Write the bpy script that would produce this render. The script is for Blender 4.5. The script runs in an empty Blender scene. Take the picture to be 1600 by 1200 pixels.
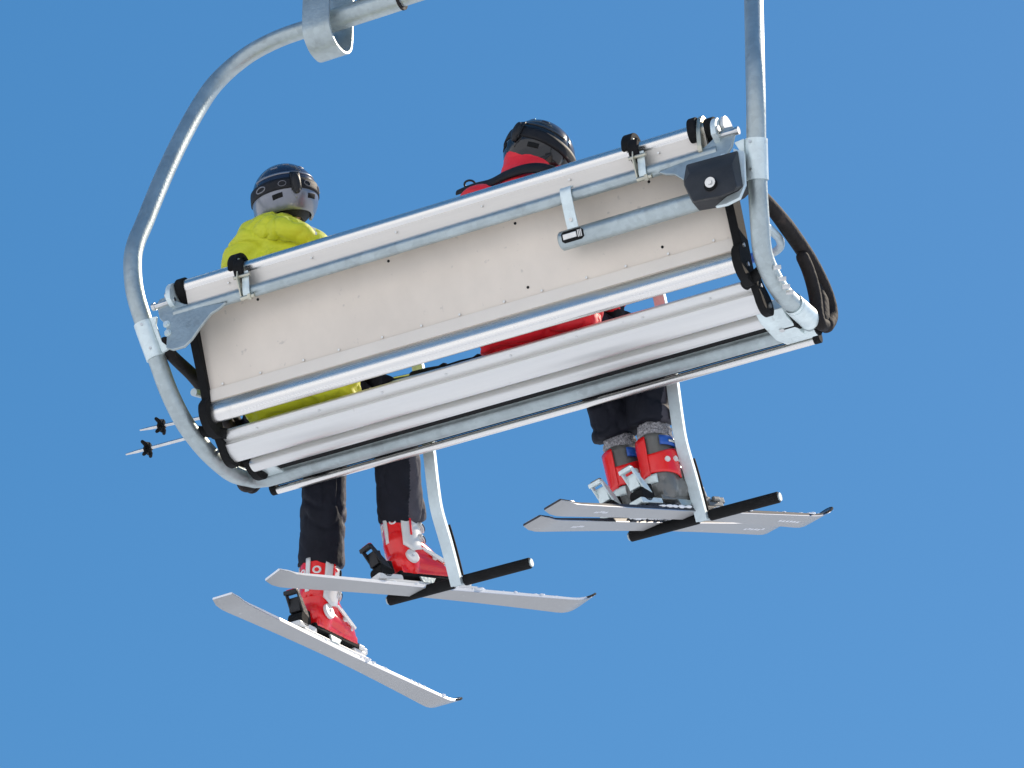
import bpy, math, random
from mathutils import Vector as V, Matrix, noise
random.seed(7)
S = bpy.context.scene; COL = S.collection; R = math.radians
# ------------------------------------------------------------------ camera
# chair axes: X along the seat (to the chair's right), Y forward, Z up. Units: metres.
TH, EL, DIST, FPX = R(27.3), R(33.3), 15.0, 6700.0
cd = V((-math.sin(TH)*math.cos(EL), math.cos(TH)*math.cos(EL), math.sin(EL)))
cr = V((math.cos(TH), math.sin(TH), 0)); cu = cr.cross(cd)
CAM = -(cd + cr*(755-800)/FPX + cu*(600-560)/FPX)*DIST
cam = bpy.data.cameras.new('camera'); co = bpy.data.objects.new('camera', cam); COL.objects.link(co)
cam.sensor_width = 36; cam.lens = 36*FPX/1600; cam.clip_end = 9000; cam.clip_start = .1
co.matrix_world = Matrix.Translation(CAM) @ Matrix((cr, cu, -cd)).transposed().to_4x4()
S.camera = co
# ------------------------------------------------------------------ sky, sun, exposure
SUN_AZ, SUN_EL = R(63), R(44)         # azimuth from +X towards +Y
sd = V((math.cos(SUN_AZ)*math.cos(SUN_EL), math.sin(SUN_AZ)*math.cos(SUN_EL), math.sin(SUN_EL)))
w = bpy.data.worlds.new('World'); S.world = w; w.use_nodes = True
nt = w.node_tree; bg = nt.nodes['Background']
sky = nt.nodes.new('ShaderNodeTexSky'); sky.sky_type = 'NISHITA'; sky.sun_disc = False
sky.sun_elevation = SUN_EL; sky.sun_rotation = math.pi/2-SUN_AZ
sky.altitude = 1500; sky.air_density = 1.0; sky.dust_density = 0.6; sky.ozone_density = 1.0
hs = nt.nodes.new('ShaderNodeHueSaturation'); hs.inputs['Saturation'].default_value = 1.93; hs.inputs['Value'].default_value = 1.67
gm = nt.nodes.new('ShaderNodeGamma'); gm.inputs[1].default_value = .55; nt.links.new(sky.outputs[0], gm.inputs[0]); nt.links.new(gm.outputs[0], hs.inputs['Color']); nt.links.new(hs.outputs[0], bg.inputs[0]); bg.inputs[1].default_value = 0.15
sl = bpy.data.lights.new('sun', 'SUN'); sl.energy = 3.6; sl.angle = R(.5); sl.color = (1, .88, .72)
so = bpy.data.objects.new('sun', sl); COL.objects.link(so); so.rotation_euler = sd.to_track_quat('Z', 'Y').to_euler()
S.view_settings.view_transform = 'Standard'; S.view_settings.look = 'None'
S.view_settings.exposure = 0.2; S.view_settings.gamma = 1
S.render.engine = 'CYCLES'; S.render.resolution_x = 1024; S.render.resolution_y = 768
S.cycles.max_bounces = 8

def at(px, py, **k):
    """point seen at photo pixel (px,py) lying on the plane x=, y= or z= given"""
    v = cd + cr*(px-800)/FPX + cu*(600-py)/FPX
    a, c = list(k.items())[0]; i = 'xyz'.index(a)
    return CAM + v*((c-CAM[i])/v[i])

# ------------------------------------------------------------------ materials
MAT = {}
def mat(name, col, metal=0, rough=.5, var=.0, scale=8, bump=0, bscale=60, stretch=(1,1,1), spangle=0, coat=0, rvar=0, dirt=None, sheen=0):
    m = bpy.data.materials.new(name); m.use_nodes = True; n = m.node_tree; b = n.nodes['Principled BSDF']
    b.inputs['Base Color'].default_value = (*col, 1); b.inputs['Metallic'].default_value = metal
    b.inputs['Roughness'].default_value = rough; b.inputs['Specular IOR Level'].default_value = .25 if max(col) < .06 else .5; b.inputs['Coat Weight'].default_value = coat
    if sheen: b.inputs['Sheen Weight'].default_value = sheen
    tc = n.nodes.new('ShaderNodeTexCoord'); mp = n.nodes.new('ShaderNodeMapping'); mp.inputs['Scale'].default_value = stretch
    n.links.new(tc.outputs['Object'], mp.inputs[0])
    if var or rvar:
        t = n.nodes.new('ShaderNodeTexNoise'); t.inputs['Scale'].default_value = scale; t.inputs['Detail'].default_value = 6
        t.inputs['Roughness'].default_value = .62
        n.links.new(mp.outputs[0], t.inputs['Vector'])
    if var:
        r = n.nodes.new('ShaderNodeValToRGB'); r.color_ramp.elements[0].position = .3; r.color_ramp.elements[1].position = .7
        r.color_ramp.elements[0].color = (*[max(0, c*(1-var)) for c in col], 1)
        r.color_ramp.elements[1].color = (*[min(1, c*(1+var)) for c in col], 1)
        n.links.new(t.outputs[0], r.inputs[0]); out = r.outputs[0]
        if spangle:
            vo = n.nodes.new('ShaderNodeTexVoronoi'); vo.inputs['Scale'].default_value = 55; n.links.new(tc.outputs['Object'], vo.inputs['Vector'])
            bw = n.nodes.new('ShaderNodeRGBToBW'); n.links.new(vo.outputs['Color'], bw.inputs[0])
            mr = n.nodes.new('ShaderNodeMapRange'); mr.inputs['To Min'].default_value = 1-spangle; mr.inputs['To Max'].default_value = 1+spangle
            n.links.new(bw.outputs[0], mr.inputs[0])
            mx = n.nodes.new('ShaderNodeMixRGB'); mx.blend_type = 'MULTIPLY'; mx.inputs[0].default_value = 1
            n.links.new(out, mx.inputs[1]); n.links.new(mr.outputs[0], mx.inputs[2]); out = mx.outputs[0]
        if dirt:
            t2 = n.nodes.new('ShaderNodeTexNoise'); t2.inputs['Scale'].default_value = dirt[0]; t2.inputs['Detail'].default_value = 8
            n.links.new(tc.outputs['Object'], t2.inputs['Vector'])
            r2 = n.nodes.new('ShaderNodeValToRGB'); r2.color_ramp.elements[0].position = dirt[1]; r2.color_ramp.elements[1].position = dirt[1]+.06
            n.links.new(t2.outputs[0], r2.inputs[0])
            mx = n.nodes.new('ShaderNodeMixRGB'); mx.inputs[2].default_value = (*dirt[2], 1)
            ml = n.nodes.new('ShaderNodeMath'); ml.operation = 'MULTIPLY'; ml.inputs[1].default_value = dirt[3]
            n.links.new(r2.outputs[0], ml.inputs[0]); n.links.new(ml.outputs[0], mx.inputs[0]); n.links.new(out, mx.inputs[1]); out = mx.outputs[0]
        n.links.new(out, b.inputs['Base Color'])
    if rvar:
        mr = n.nodes.new('ShaderNodeMapRange'); mr.inputs['To Min'].default_value = max(.03, rough-rvar); mr.inputs['To Max'].default_value = rough+rvar
        n.links.new(t.outputs[0], mr.inputs[0]); n.links.new(mr.outputs[0], b.inputs['Roughness'])
    if bump:
        t = n.nodes.new('ShaderNodeTexNoise'); t.inputs['Scale'].default_value = bscale; t.inputs['Detail'].default_value = 4
        n.links.new(mp.outputs[0], t.inputs['Vector']); bp = n.nodes.new('ShaderNodeBump'); bp.inputs['Distance'].default_value = .01
        bp.inputs['Strength'].default_value = bump; n.links.new(t.outputs[0], bp.inputs['Height']); n.links.new(bp.outputs[0], b.inputs['Normal'])
    MAT[name] = m; return m
mat('galvanised', (.42, .475, .475), .8, .46, .12, 9, .12, 90, spangle=.07, rvar=.06, dirt=(14, .62, (.25, .27, .27), .32))
mat('galv_pale', (.66, .74, .73), .35, .40, .10, 12, .08, 80, spangle=.06, rvar=.08, dirt=(20, .64, (.4, .42, .4), .4))
mat('galv_light', (.58, .66, .67), .5, .45, .08, 10, .06, 80, spangle=.05)
mat('aluminium', (.80, .77, .72), .95, .27, .05, 6, .015, 40, (.12, 6, 6), rvar=.06, dirt=(9, .66, (.55, .53, .5), .35))
mat('alu_satin', (.72, .71, .68), .75, .40, .04, 5, .02, 40, (.05, 8, 8), rvar=.04, dirt=(40, .70, (.5, .48, .45), .35))
mat('alu_beige', (.72, .67, .60), .45, .42, .04, 6, .04, 40, (.12, 6, 6))
mat('block', (.040, .040, .041), 0, .5, .2, 12, .1, 120)
mat('panel_strip', (.72, .66, .58), .25, .5, .04, 5)
mat('panel', (.70, .622, .53), .25, .55, .075, 2.2, .04, 60, (1.4, 1, 1), dirt=(30, .67, (.42, .38, .34), .5), rvar=.05)
mat('steel', (.62, .62, .60), .95, .28, .1, 30)
mat('brass_zinc', (.52, .50, .40), .8, .38, .15, 30)
mat('rubber', (.007, .007, .007), 0, .85, .3, 20, .15, 120)
mat('plastic_black', (.020, .020, .021), 0, .42, .25, 15, .1, 150)
mat('foam', (.016, .013, .012), 0, .75, .3, 12, .35, 60, dirt=(12, .6, (.07, .05, .04), .5))
mat('hole', (.01, .01, .01), 0, .9)
mat('yellow_cloth', (.62, .64, .02), 0, .62, .10, 5, .35, 35, sheen=.1)
mat('red_cloth', (.78, .010, .022), 0, .55, .12, 5, .35, 35, sheen=.1)
mat('dark_cloth', (.007, .008, .014), 0, .75, .3, 8, .4, 30)
mat('grey_cloth', (.055, .050, .062), 0, .75, .2, 8, .4, 40)
mat('skin', (.55, .33, .24), 0, .5, .08, 20)
mat('helmet_navy', (.022, .028, .05), .2, .22, .2, 4, coat=.6)
mat('helmet_grey', (.20, .21, .24), .5, .3, .1, 4, coat=.4)
mat('helmet_black', (.012, .012, .013), 0, .2, .2, 6, coat=.6)
mat('strap', (.012, .012, .014), 0, .6, .2, 30, .2, 200)
mat('strap_mark', (.20, .20, .22), 0, .5)
mat('boot_red', (.82, .008, .010), 0, .24, .08, 6, coat=.4)
mat('boot_white', (.72, .71, .68), 0, .3, .05, 10, coat=.3)
mat('boot_dark', (.13, .13, .12), 0, .33, .2, 8, coat=.2, dirt=(18, .62, (.3, .3, .29), .4))
mat('boot_blue', (.02, .10, .42), 0, .3)
mat('boot_yellow', (.7, .68, .05), 0, .4)
mat('liner_fur', (.34, .33, .34), 0, .95, .75, 130, 1, 160)
mat('ski_base', (.31, .31, .305), 0, .38, .04, 5, .04, 60, dirt=(30, .68, (.62, .62, .62), .4))
mat('ski_edge', (.6, .6, .62), 1, .3)
mat('ski_top_white', (.8, .8, .8), 0, .3, .03, 8)
mat('ski_top_black', (.03, .032, .04), 0, .3, .4, 12)
mat('base_mark', (.66, .67, .7), 0, .4)
mat('snow', (.86, .88, .90), 0, .8, .03, 30, .6, 90)
mat('snowfield', (.87, .88, .89), 0, .7, .03, .05, .3, 3)
mat('eye', (.7, .7, .7), 0, .2)
mat('lip', (.5, .2, .18), 0, .5)

# ------------------------------------------------------------------ mesh helpers
class MB:
    def __init__(s): s.v = []; s.f = []; s.m = []; s.mi = 0
    def add(s, vs, fs, M=None):
        b = len(s.v); s.v += [tuple(M @ V(p)) if M else tuple(p) for p in vs]; s.f += [[i+b for i in f] for f in fs]; s.m += [s.mi]*len(fs)
    def box(s, c, size, M=None):
        x, y, z = size[0]/2, size[1]/2, size[2]/2
        vs = [(c[0]+a*x, c[1]+b*y, c[2]+d*z) for a in (-1, 1) for b in (-1, 1) for d in (-1, 1)]
        s.add(vs, [(0,1,3,2), (4,6,7,5), (0,4,5,1), (2,3,7,6), (0,2,6,4), (1,5,7,3)], M)
    def prism_x(s, pts, x0, x1, M=None):           # closed (y,z) outline pushed along X
        n = len(pts); vs = [(x0, p[0], p[1]) for p in pts]+[(x1, p[0], p[1]) for p in pts]
        s.add(vs, [list(range(n)), list(range(2*n-1, n-1, -1))]+[(i, i+n, (i+1) % n+n, (i+1) % n) for i in range(n)], M)
    def prism(s, pts, n3, M=None):                 # closed 3D outline pushed along vector n3
        n = len(pts); n3 = V(n3); vs = [V(p) for p in pts]+[V(p)+n3 for p in pts]
        s.add(vs, [list(range(n)), list(range(2*n-1, n-1, -1))]+[(i, i+n, (i+1) % n+n, (i+1) % n) for i in range(n)], M)
    def tube(s, path, rad, seg=20, flat=None, cap=True, M=None):
        path = [V(p) for p in path]; n = len(path)
        if not isinstance(rad, (list, tuple)): rad = [rad]*n
        t0 = (path[1]-path[0]).normalized(); a = t0.orthogonal().normalized()
        if flat: a = V(flat[0]); a = (a-t0*a.dot(t0)).normalized()
        vs = []
        for i, p in enumerate(path):
            t = (path[min(i+1, n-1)]-path[max(i-1, 0)]).normalized()
            a = (a-t*a.dot(t)).normalized(); b = t.cross(a); fl = flat[1] if flat else 1
            for k in range(seg):
                g = 2*math.pi*k/seg; vs.append(p+a*math.cos(g)*rad[i]*fl+b*math.sin(g)*rad[i])
        fs = [(i*seg+k, i*seg+(k+1) % seg, (i+1)*seg+(k+1) % seg, (i+1)*seg+k) for i in range(n-1) for k in range(seg)]
        if cap: fs += [list(range(seg-1, -1, -1)), list(range((n-1)*seg, n*seg))]
        s.add(vs, fs, M)
    def limb(s, path, rad, seg=16, flat=None, M=None):   # tube with rounded ends
        path = [V(p) for p in path]; rad = list(rad)
        def endcap(p, q, r):
            d = (p-q).normalized(); return [(p+d*r*math.sin(g), r*math.cos(g)) for g in (R(80), R(55), R(28))]
        a = endcap(path[0], path[1], rad[0]); b = endcap(path[-1], path[-2], rad[-1])[::-1]
        s.tube([x[0] for x in a]+path+[x[0] for x in b], [x[1] for x in a]+rad+[x[1] for x in b], seg, flat, True, M)
    def ball(s, c, r, M=None, nu=20, nv=12):
        if not isinstance(r, (tuple, list)): r = (r, r, r)
        vs = [(c[0], c[1], c[2]-r[2])]
        for j in range(1, nv):
            e = -math.pi/2+math.pi*j/nv
            for i in range(nu):
                a = 2*math.pi*i/nu; vs.append((c[0]+r[0]*math.cos(e)*math.cos(a), c[1]+r[1]*math.cos(e)*math.sin(a), c[2]+r[2]*math.sin(e)))
        vs.append((c[0], c[1], c[2]+r[2])); fs = [(0, 1+(i+1) % nu, 1+i) for i in range(nu)]
        for j in range(nv-2):
            for i in range(nu): fs.append((1+j*nu+i, 1+j*nu+(i+1) % nu, 1+(j+1)*nu+(i+1) % nu, 1+(j+1)*nu+i))
        L = len(vs)-1; b = 1+(nv-2)*nu; fs += [(L, b+i, b+(i+1) % nu) for i in range(nu)]
        s.add(vs, fs, M)
    def rings(s, rr, seg=24, M=None):              # horizontal ellipses (cx,cy,cz,rx,ry[,tilt about x])
        vs = []
        for q in rr:
            cx, cy, cz, rx, ry = q[:5]; tl = q[5] if len(q) > 5 else 0
            for k in range(seg):
                g = 2*math.pi*k/seg; yy = math.sin(g)*ry; vs.append((cx+math.cos(g)*rx, cy+yy*math.cos(tl), cz+yy*math.sin(tl)))
        n = len(rr)
        fs = [(i*seg+k, i*seg+(k+1) % seg, (i+1)*seg+(k+1) % seg, (i+1)*seg+k) for i in range(n-1) for k in range(seg)]
        fs += [list(range(seg-1, -1, -1)), list(range((n-1)*seg, n*seg))]; s.add(vs, fs, M)
    def build(s, name, m, parent=None, smooth=38, bevel=0, solid=0):
        me = bpy.data.meshes.new(name); me.from_pydata(s.v, [], s.f); me.update()
        import bmesh; bm = bmesh.new(); bm.from_mesh(me); bmesh.ops.recalc_face_normals(bm, faces=bm.faces); bm.to_mesh(me); bm.free()
        for x in (m if isinstance(m, list) else [m]): me.materials.append(MAT[x])
        if isinstance(m, list): me.polygons.foreach_set('material_index', s.m)
        o = bpy.data.objects.new(name, me); COL.objects.link(o)
        if smooth: me.polygons.foreach_set('use_smooth', [True]*len(me.polygons)); me.set_sharp_from_angle(angle=R(smooth))
        if parent: o.parent = parent
        if solid:
            q = o.modifiers.new('thickness', 'SOLIDIFY'); q.thickness = solid; q.offset = 0
        if bevel:
            q = o.modifiers.new('bevel', 'BEVEL'); q.width = bevel; q.segments = 2; q.limit_method = 'ANGLE'; q.angle_limit = R(40); q.harden_normals = True
        return o
    def remesh(s, name, m, parent, voxel=.008, smooth=4, disp=None):
        """one continuous surface from overlapping volumes"""
        o = MB.build(s, name+'_tmp', m, None, 0)
        q = o.modifiers.new('r', 'REMESH'); q.mode = 'VOXEL'; q.voxel_size = voxel
        q = o.modifiers.new('s', 'SMOOTH'); q.iterations = smooth; q.factor = .5
        dg = bpy.context.evaluated_depsgraph_get(); me = bpy.data.meshes.new_from_object(o.evaluated_get(dg))
        bpy.data.objects.remove(o)
        if disp:
            ns = [v.normal.copy() for v in me.vertices]
            for v, nn in zip(me.vertices, ns): v.co += nn*disp(v.co)
        me.polygons.foreach_set('use_smooth', [True]*len(me.polygons)); me.update()
        o = bpy.data.objects.new(name, me); COL.objects.link(o); o.parent = parent; return o
def thing(name, label, cat, group=None):
    o = bpy.data.objects.new(name, None); COL.objects.link(o); o.empty_display_size = .1
    return tag(o, label, cat, group)
def tag(o, label=None, cat=None, group=None, kind=None):
    for k, v in (('label', label), ('category', cat), ('group', group), ('kind', kind)):
        if v: o[k] = v
    return o
def smooth_path(pts, n=6):
    pts = [V(p) for p in pts]; out = []
    for i in range(len(pts)-1):
        p0, p1, p2, p3 = pts[max(i-1, 0)], pts[i], pts[i+1], pts[min(i+2, len(pts)-1)]
        for k in range(n):
            t = k/n; out.append(.5*((2*p1)+(p2-p0)*t+(2*p0-5*p1+4*p2-p3)*t*t+(3*p1-p0-3*p2+p3)*t**3))
    out.append(pts[-1]); return out
def smooth2(pts, n=5): return [(p.y, p.z) for p in smooth_path([(0, a, b) for a, b in pts], n)]
def ribbon(pts, th):                                # (y,z) centre line -> closed outline of given thickness
    L, Q = [], []; n = len(pts)
    for i, p in enumerate(pts):
        a, b = pts[max(i-1, 0)], pts[min(i+1, n-1)]; dx, dy = b[0]-a[0], b[1]-a[1]; l = math.hypot(dx, dy)
        L.append((p[0]-dy/l*th/2, p[1]+dx/l*th/2)); Q.append((p[0]+dy/l*th/2, p[1]-dx/l*th/2))
    return L+Q[::-1]
def arc(cy, cz, r, a0, a1, n=14): return [(cy+r*math.cos(R(a0+(a1-a0)*i/n)), cz+r*math.sin(R(a0+(a1-a0)*i/n))) for i in range(n+1)]
def frame_from(t, up_hint, roll=0):                 # local axes: x lateral, y along t, z up
    y = V(t).normalized(); x = y.cross(V(up_hint)).normalized(); z = x.cross(y)
    M = Matrix((x, y, z)).transposed().to_4x4(); return M @ Matrix.Rotation(roll, 4, 'Y')

# ------------------------------------------------------------------ the setting: snow below and around, plus an added bounce slope
def snow_h(x, y):
    d = math.hypot(x, y)
    h = -10 + 2.5*noise.noise(V((x*.02, y*.02, 1)))*min(1, max(0, (d-15)/60))
    m = max(0, d-250)/1750
    bk = -(x*math.cos(SUN_AZ)+y*math.sin(SUN_AZ)); h += .42*max(0, bk-45)*(1 if bk < 700 else 700/bk)  # unseen slope facing the sun, added behind the camera to bounce light
    return h+m*m*260*(1+.5*noise.noise(V((x*.0012, y*.0012, 4))))+min(m, 1)*55*noise.fractal(V((x*.003, y*.003, 2)), 1, 2, 4)
g = MB(); rr = [0]+[3*1.085**i for i in range(82)]; n = 96
g.v.append((0, 0, snow_h(0, 0)))
for r_ in rr[1:]:
    for k in range(n):
        a = 2*math.pi*k/n; x, y = r_*math.cos(a), r_*math.sin(a); g.v.append((x, y, snow_h(x, y)))
g.f += [(0, 1+k, 1+(k+1) % n) for k in range(n)]
for i in range(len(rr)-2):
    for k in range(n): g.f.append((1+i*n+k, 1+(i+1)*n+k, 1+(i+1)*n+(k+1) % n, 1+i*n+(k+1) % n))
g.m = [0]*len(g.f)
ground = g.build('snow_ground', 'snowfield', None, 180); tag(ground, kind='structure')

# ------------------------------------------------------------------ the lift chair
chair = thing('lift_chair', 'galvanised metal chairlift chair with pale aluminium backrest hanging in the blue sky', 'chairlift chair')
# --- loop frame
side = [(1.125, .27, -.016), (1.131, .185, -.04), (1.126, .04, -.054), (1.129, -.067, -.037), (1.138, -.145, .001), (1.161, -.211, .092),
        (1.182, -.266, .204), (1.208, -.322, .33), (1.229, -.362, .45), (1.237, -.376, .572), (1.234, -.366, .662), (1.223, -.337, .763),
        (1.205, -.291, .93), (1.187, -.244, 1.086), (1.167, -.189, 1.248), (1.142, -.132, 1.405), (1.105, -.094, 1.52), (1.04, -.064, 1.61),
        (.95, -.05, 1.665), (.83, -.045, 1.69), (.7, -.045, 1.69)]
side2 = [V(p) for p in smooth_path(side, 6)]
bot = [V((1.00, .345, .003)), V((1.07, .342, .002)), V((1.107, .318, -.005))]
half = bot+side2
path = [V((-p.x, p.y, p.z)) for p in half][::-1]+[V((x, .345, .003)) for x in (-.8, -.4, 0, .4, .8)]+half
path = path+[V((x, -.045, 1.69)) for x in (.4, 0, -.4)]
rad = [.0305 if (p.z < .02 and abs(p.x) < 1.09) else .0335 for p in path]
rad = [sum(rad[max(0, i-2):i+3])/len(rad[max(0, i-2):i+3]) for i in range(len(rad))]
path.append(path[0]); rad.append(rad[0])
b = MB(); b.tube(path, rad, 28, cap=False); frame = b.build('loop_frame', 'galvanised', chair, 60)
def frame_pts(z0, z1, s): return [V((s*p.x, p.y, p.z)) for p in side2 if z0 <= p.z <= z1 and p.y < -.1]
for s in (-1, 1):
    b = MB(); pp = frame_pts(.185, .35, s); b.tube(pp, .0385, 28); c = b.build('frame_collar', 'galv_pale', chair, 40)
    for q, dz in ((pp[1], .0), (pp[-2], 0)):
        bb = MB(); n_ = V((-.15*s, -1, -.15)).normalized(); bb.tube([q+n_*.036, q+n_*.0425], .0055, 12); bb.build('rivet', 'steel', c)
# thicker sleeves on the top bar with weld ring, hanger yokes
for s in (-1, 1):
    b = MB(); xs = [-.67, -.33] if s < 0 else [.33, .67]
    b.tube([V((xs[0], -.045, 1.69)), V((xs[1], -.045, 1.69))], .0445, 32); sl_ = b.build('bar_sleeve', 'galvanised', chair, 40)
    b = MB(); e = V((s*.33, -.045, 1.69)); b.tube([e+V((-.004, 0, 0)), e+V((.004, 0, 0))], .0465, 32); b.build('weld_ring', 'foam', sl_)
    # U shaped saddle
    u = smooth2([(-.135, 1.98), (-.135, 1.80), (-.135, 1.64), (-.122, 1.585), (-.085, 1.553), (-.045, 1.545), (-.005, 1.553), (.03, 1.585), (.043, 1.64), (.043, 1.80), (.043, 1.98)], 5)
    b = MB(); x0, x1 = (-.70, -.585) if s < 0 else (.585, .70)
    b.prism_x(ribbon(u, .012), x0, x1); y_ = b.build('hanger_yoke', 'galvanised', chair, 40, .002)
    b = MB(); b.prism([(x1 if s < 0 else x0, -.129, 1.735), (s*.35, -.125, 1.735), (s*.35, -.125, 1.83), (s*.42, -.125, 1.95), (x1 if s < 0 else x0, -.129, 1.98)], (0, .010, 0))
    b.build('gusset_plate', 'galvanised', y_, 40, .002)
    b = MB(); b.tube([(s*.50, -.118, 1.855), (s*.50, .03, 1.855)], .052, 24); b.build('pivot_bush', 'rubber', y_)
    for xx, zz in ((s*.435, 1.78),):
        b = MB(); b.tube([(xx, -.141, zz), (xx, -.124, zz)], .011, 6); b.build('bolt', 'steel', y_)
b = MB(); b.tube([(-.64, -.045, 1.98), (-.6, -.045, 2.2), (-.2, -.045, 2.5), (0, -.045, 2.6), (.2, -.045, 2.5), (.6, -.045, 2.2), (.64, -.045, 1.98)], .04)
b.tube([(0, -.045, 2.6), (0, -.045, 4.4)], .05); b.build('hanger_arm', 'galvanised', chair)

# --- backrest
XB = 1.03
outer = [(-.275, .405), (-.135, .09)]
b = MB(); b.prism_x([(-.283, .425), (-.275, .405), (-.135, .09), (-.105, .075), (-.118, .1), (-.245, .40), (-.25, .425)], -XB, XB)
back = b.build('backrest', 'panel', chair, 30)
# top roll with a lip under it
b = MB(); b.prism_x([(-.262, .42), (-.268, .44)]+arc(-.322, .428, .0315, 25, 222, 26)+[(-.338, .402), (-.300, .39), (-.262, .385)], -XB, XB)
b.build('top_rail', 'aluminium', back, 30)
b = MB(); b.prism_x([(-.3455, .4085), (-.3400, .4030), (-.3215, .3590), (-.3225, .3525), (-.3175, .3505), (-.306, .3515), (-.290, .385), (-.30, .405)], -XB+.003, XB-.003); b.build('rail_flange', 'alu_beige', back, 25)
# strip and lower roll
lower = [(-.1365, .088), (-.139, .09), (-.1285, .054), (-.1325, .038), (-.1365, .02), (-.135, .002), (-.126, -.012), (-.112, -.0205), (-.098, -.021), (-.084, -.012), (-.066, .008), (-.05, .03)]
strip = ribbon([(-.1400, .0955), (-.1360, .078), (-.129, .052)], .004)
b = MB(); b.prism_x(strip, -XB, XB); b.build('joint_strip', 'panel_strip', back, 25)
b = MB(); b.prism_x(smooth2([(-.122, .085), (-.1270, .055), (-.1305, .038), (-.1325, .020), (-.1310, .003), (-.124, -.011), (-.111, -.0205), (-.098, -.021), (-.084, -.012), (-.066, .008), (-.05, .03)], 4)+[(-.045, .045), (-.06, .06), (-.09, .085)], -XB, XB)
b.build('lower_rail', 'aluminium', back, 40)
cap_out = smooth2([(-.352, .455), (-.365, .43), (-.352, .40), (-.318, .378), (-.292, .35), (-.155, .085), (-.150, .055), (-.165, .025), (-.158, -.015), (-.13, -.045), (-.09, -.058), (-.05, -.055), (-.03, -.03),
        (-.04, .0), (-.06, .04), (-.08, .09), (-.20, .37), (-.24, .43), (-.29, .462), (-.33, .468), (-.352, .455)], 3)[:-1]
for s in (-1, 1):
    b = MB(); x0 = s*(XB+.0005); b.prism_x(cap_out, x0, x0+s*.032); e = b.build('end_cap', 'rubber', back, 35, .003)
    for yy, zz in ((-.10, .0), (-.13, .06)):
        b = MB(); b.tube([(x0+s*.031, yy, zz), (x0+s*.037, yy, zz)], .008, 10); b.build('screw', 'steel', e)
nb = V((0, -.914, -.406))
def on_panel(px, py): # panel plane through (-.135,.09)
    v = cd+cr*(px-800)/FPX+cu*(600-py)/FPX; n_ = nb; t = (V((0, -.135, .09))-CAM).dot(n_)/v.dot(n_); return CAM+v*t
for px, py in ((607, 408), (825, 449), (1035, 386), (403, 468), (805, 349), (1014, 284)):
    p = on_panel(px, py); b = MB(); b.tube([p-nb*.002, p+nb*.0012], .0052, 12); b.build('screw_hole', 'hole', back)
for k in range(13):
    p = V((-.97+k*.161+random.uniform(-.015, .015), -.1435, .104)); b = MB(); b.tube([p, p+nb*.0035], .0045, 10); b.build('rivet', 'steel', back)
for k in range(6):
    p = V((-.85+k*.34, -.3365, .384)); b = MB(); b.tube([p, p+nb*.004], .004, 10); b.build('rivet', 'steel', back)
# --- slim galvanised tube along the back and its corner plates
b = MB(); b.tube([(-1.07, -.33, .320), (1.07, -.33, .320)], .0215, 24); tb = b.build('back_tube', 'galvanised', chair)
pl = [(247, 478), (252, 470), (262, 466), (290, 477), (318, 481), (356, 474), (345, 484), (332, 492), (316, 512), (302, 532), (290, 544), (272, 549), (262, 546), (263, 530), (262, 510), (252, 500)]
pl3 = [at(px, py, y=-.335) for px, py in pl]
for s in (-1, 1):
    b = MB(); q = [V((-s*p.x, p.y, p.z)) for p in pl3]; b.prism(q, (0, -.012, 0)); p_ = b.build('corner_plate', 'galvanised', chair, 40, .003)
    for dx, dz in ((1.095, .275), (1.088, .235)):
        b = MB(); b.tube([(s*dx, -.347, dz), (s*dx, -.357, dz)], .010, 6); b.tube([(s*dx, -.347, dz), (s*dx, -.350, dz)], .014, 14); b.build('bolt', 'galv_pale', p_)
    # strap gripping the collar
    f = frame_pts(.19, .345, s); c0, c1 = f[0], f[-1]; dv = V((-s*.035, -.014, 0))
    b = MB(); b.prism([c0+dv, c1+dv, c1+dv+V((-s*.035, -.004, -.008)), c1.lerp(c0, .25)+dv+V((-s*.018, -.006, 0)), c1.lerp(c0, .75)+dv+V((-s*.018, -.006, 0)), c0+dv+V((-s*.035, -.004, .008))], (0, -.010, 0))
    b.build('clamp_strap', 'galv_pale', p_, 40, .002)
    # pin sticking out at the top, black end knob of the cover
    b = MB(); b.tube([(s*1.065, -.345, .372), (s*1.155, -.350, .366)], .011, 16); b.tube([(s*1.145, -.35, .3665), (s*1.157, -.35, .366)], .014, 16); b.build('hinge_pin', 'steel', p_)
    b = MB(); b.prism_x(smooth2([(-.38, .36), (-.385, .40), (-.365, .435), (-.335, .44), (-.31, .41), (-.315, .36), (-.345, .345), (-.38, .36)], 4)[:-1], s*1.066, s*1.085); b.build('hinge_lug', 'galv_pale', p_, 40, .002)
    b = MB(); b.tube([(s*1.086, -.366, .385), (s*1.092, -.366, .385)], .013, 18); b.build('washer', 'steel', p_)
# --- white latch disc seen at the right end
b = MB(); b.prism_x(arc(-.30, .425, .048, -40, 200, 18), 1.087, 1.098); b.build('latch_disc', 'boot_white', chair, 40, .002)
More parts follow.
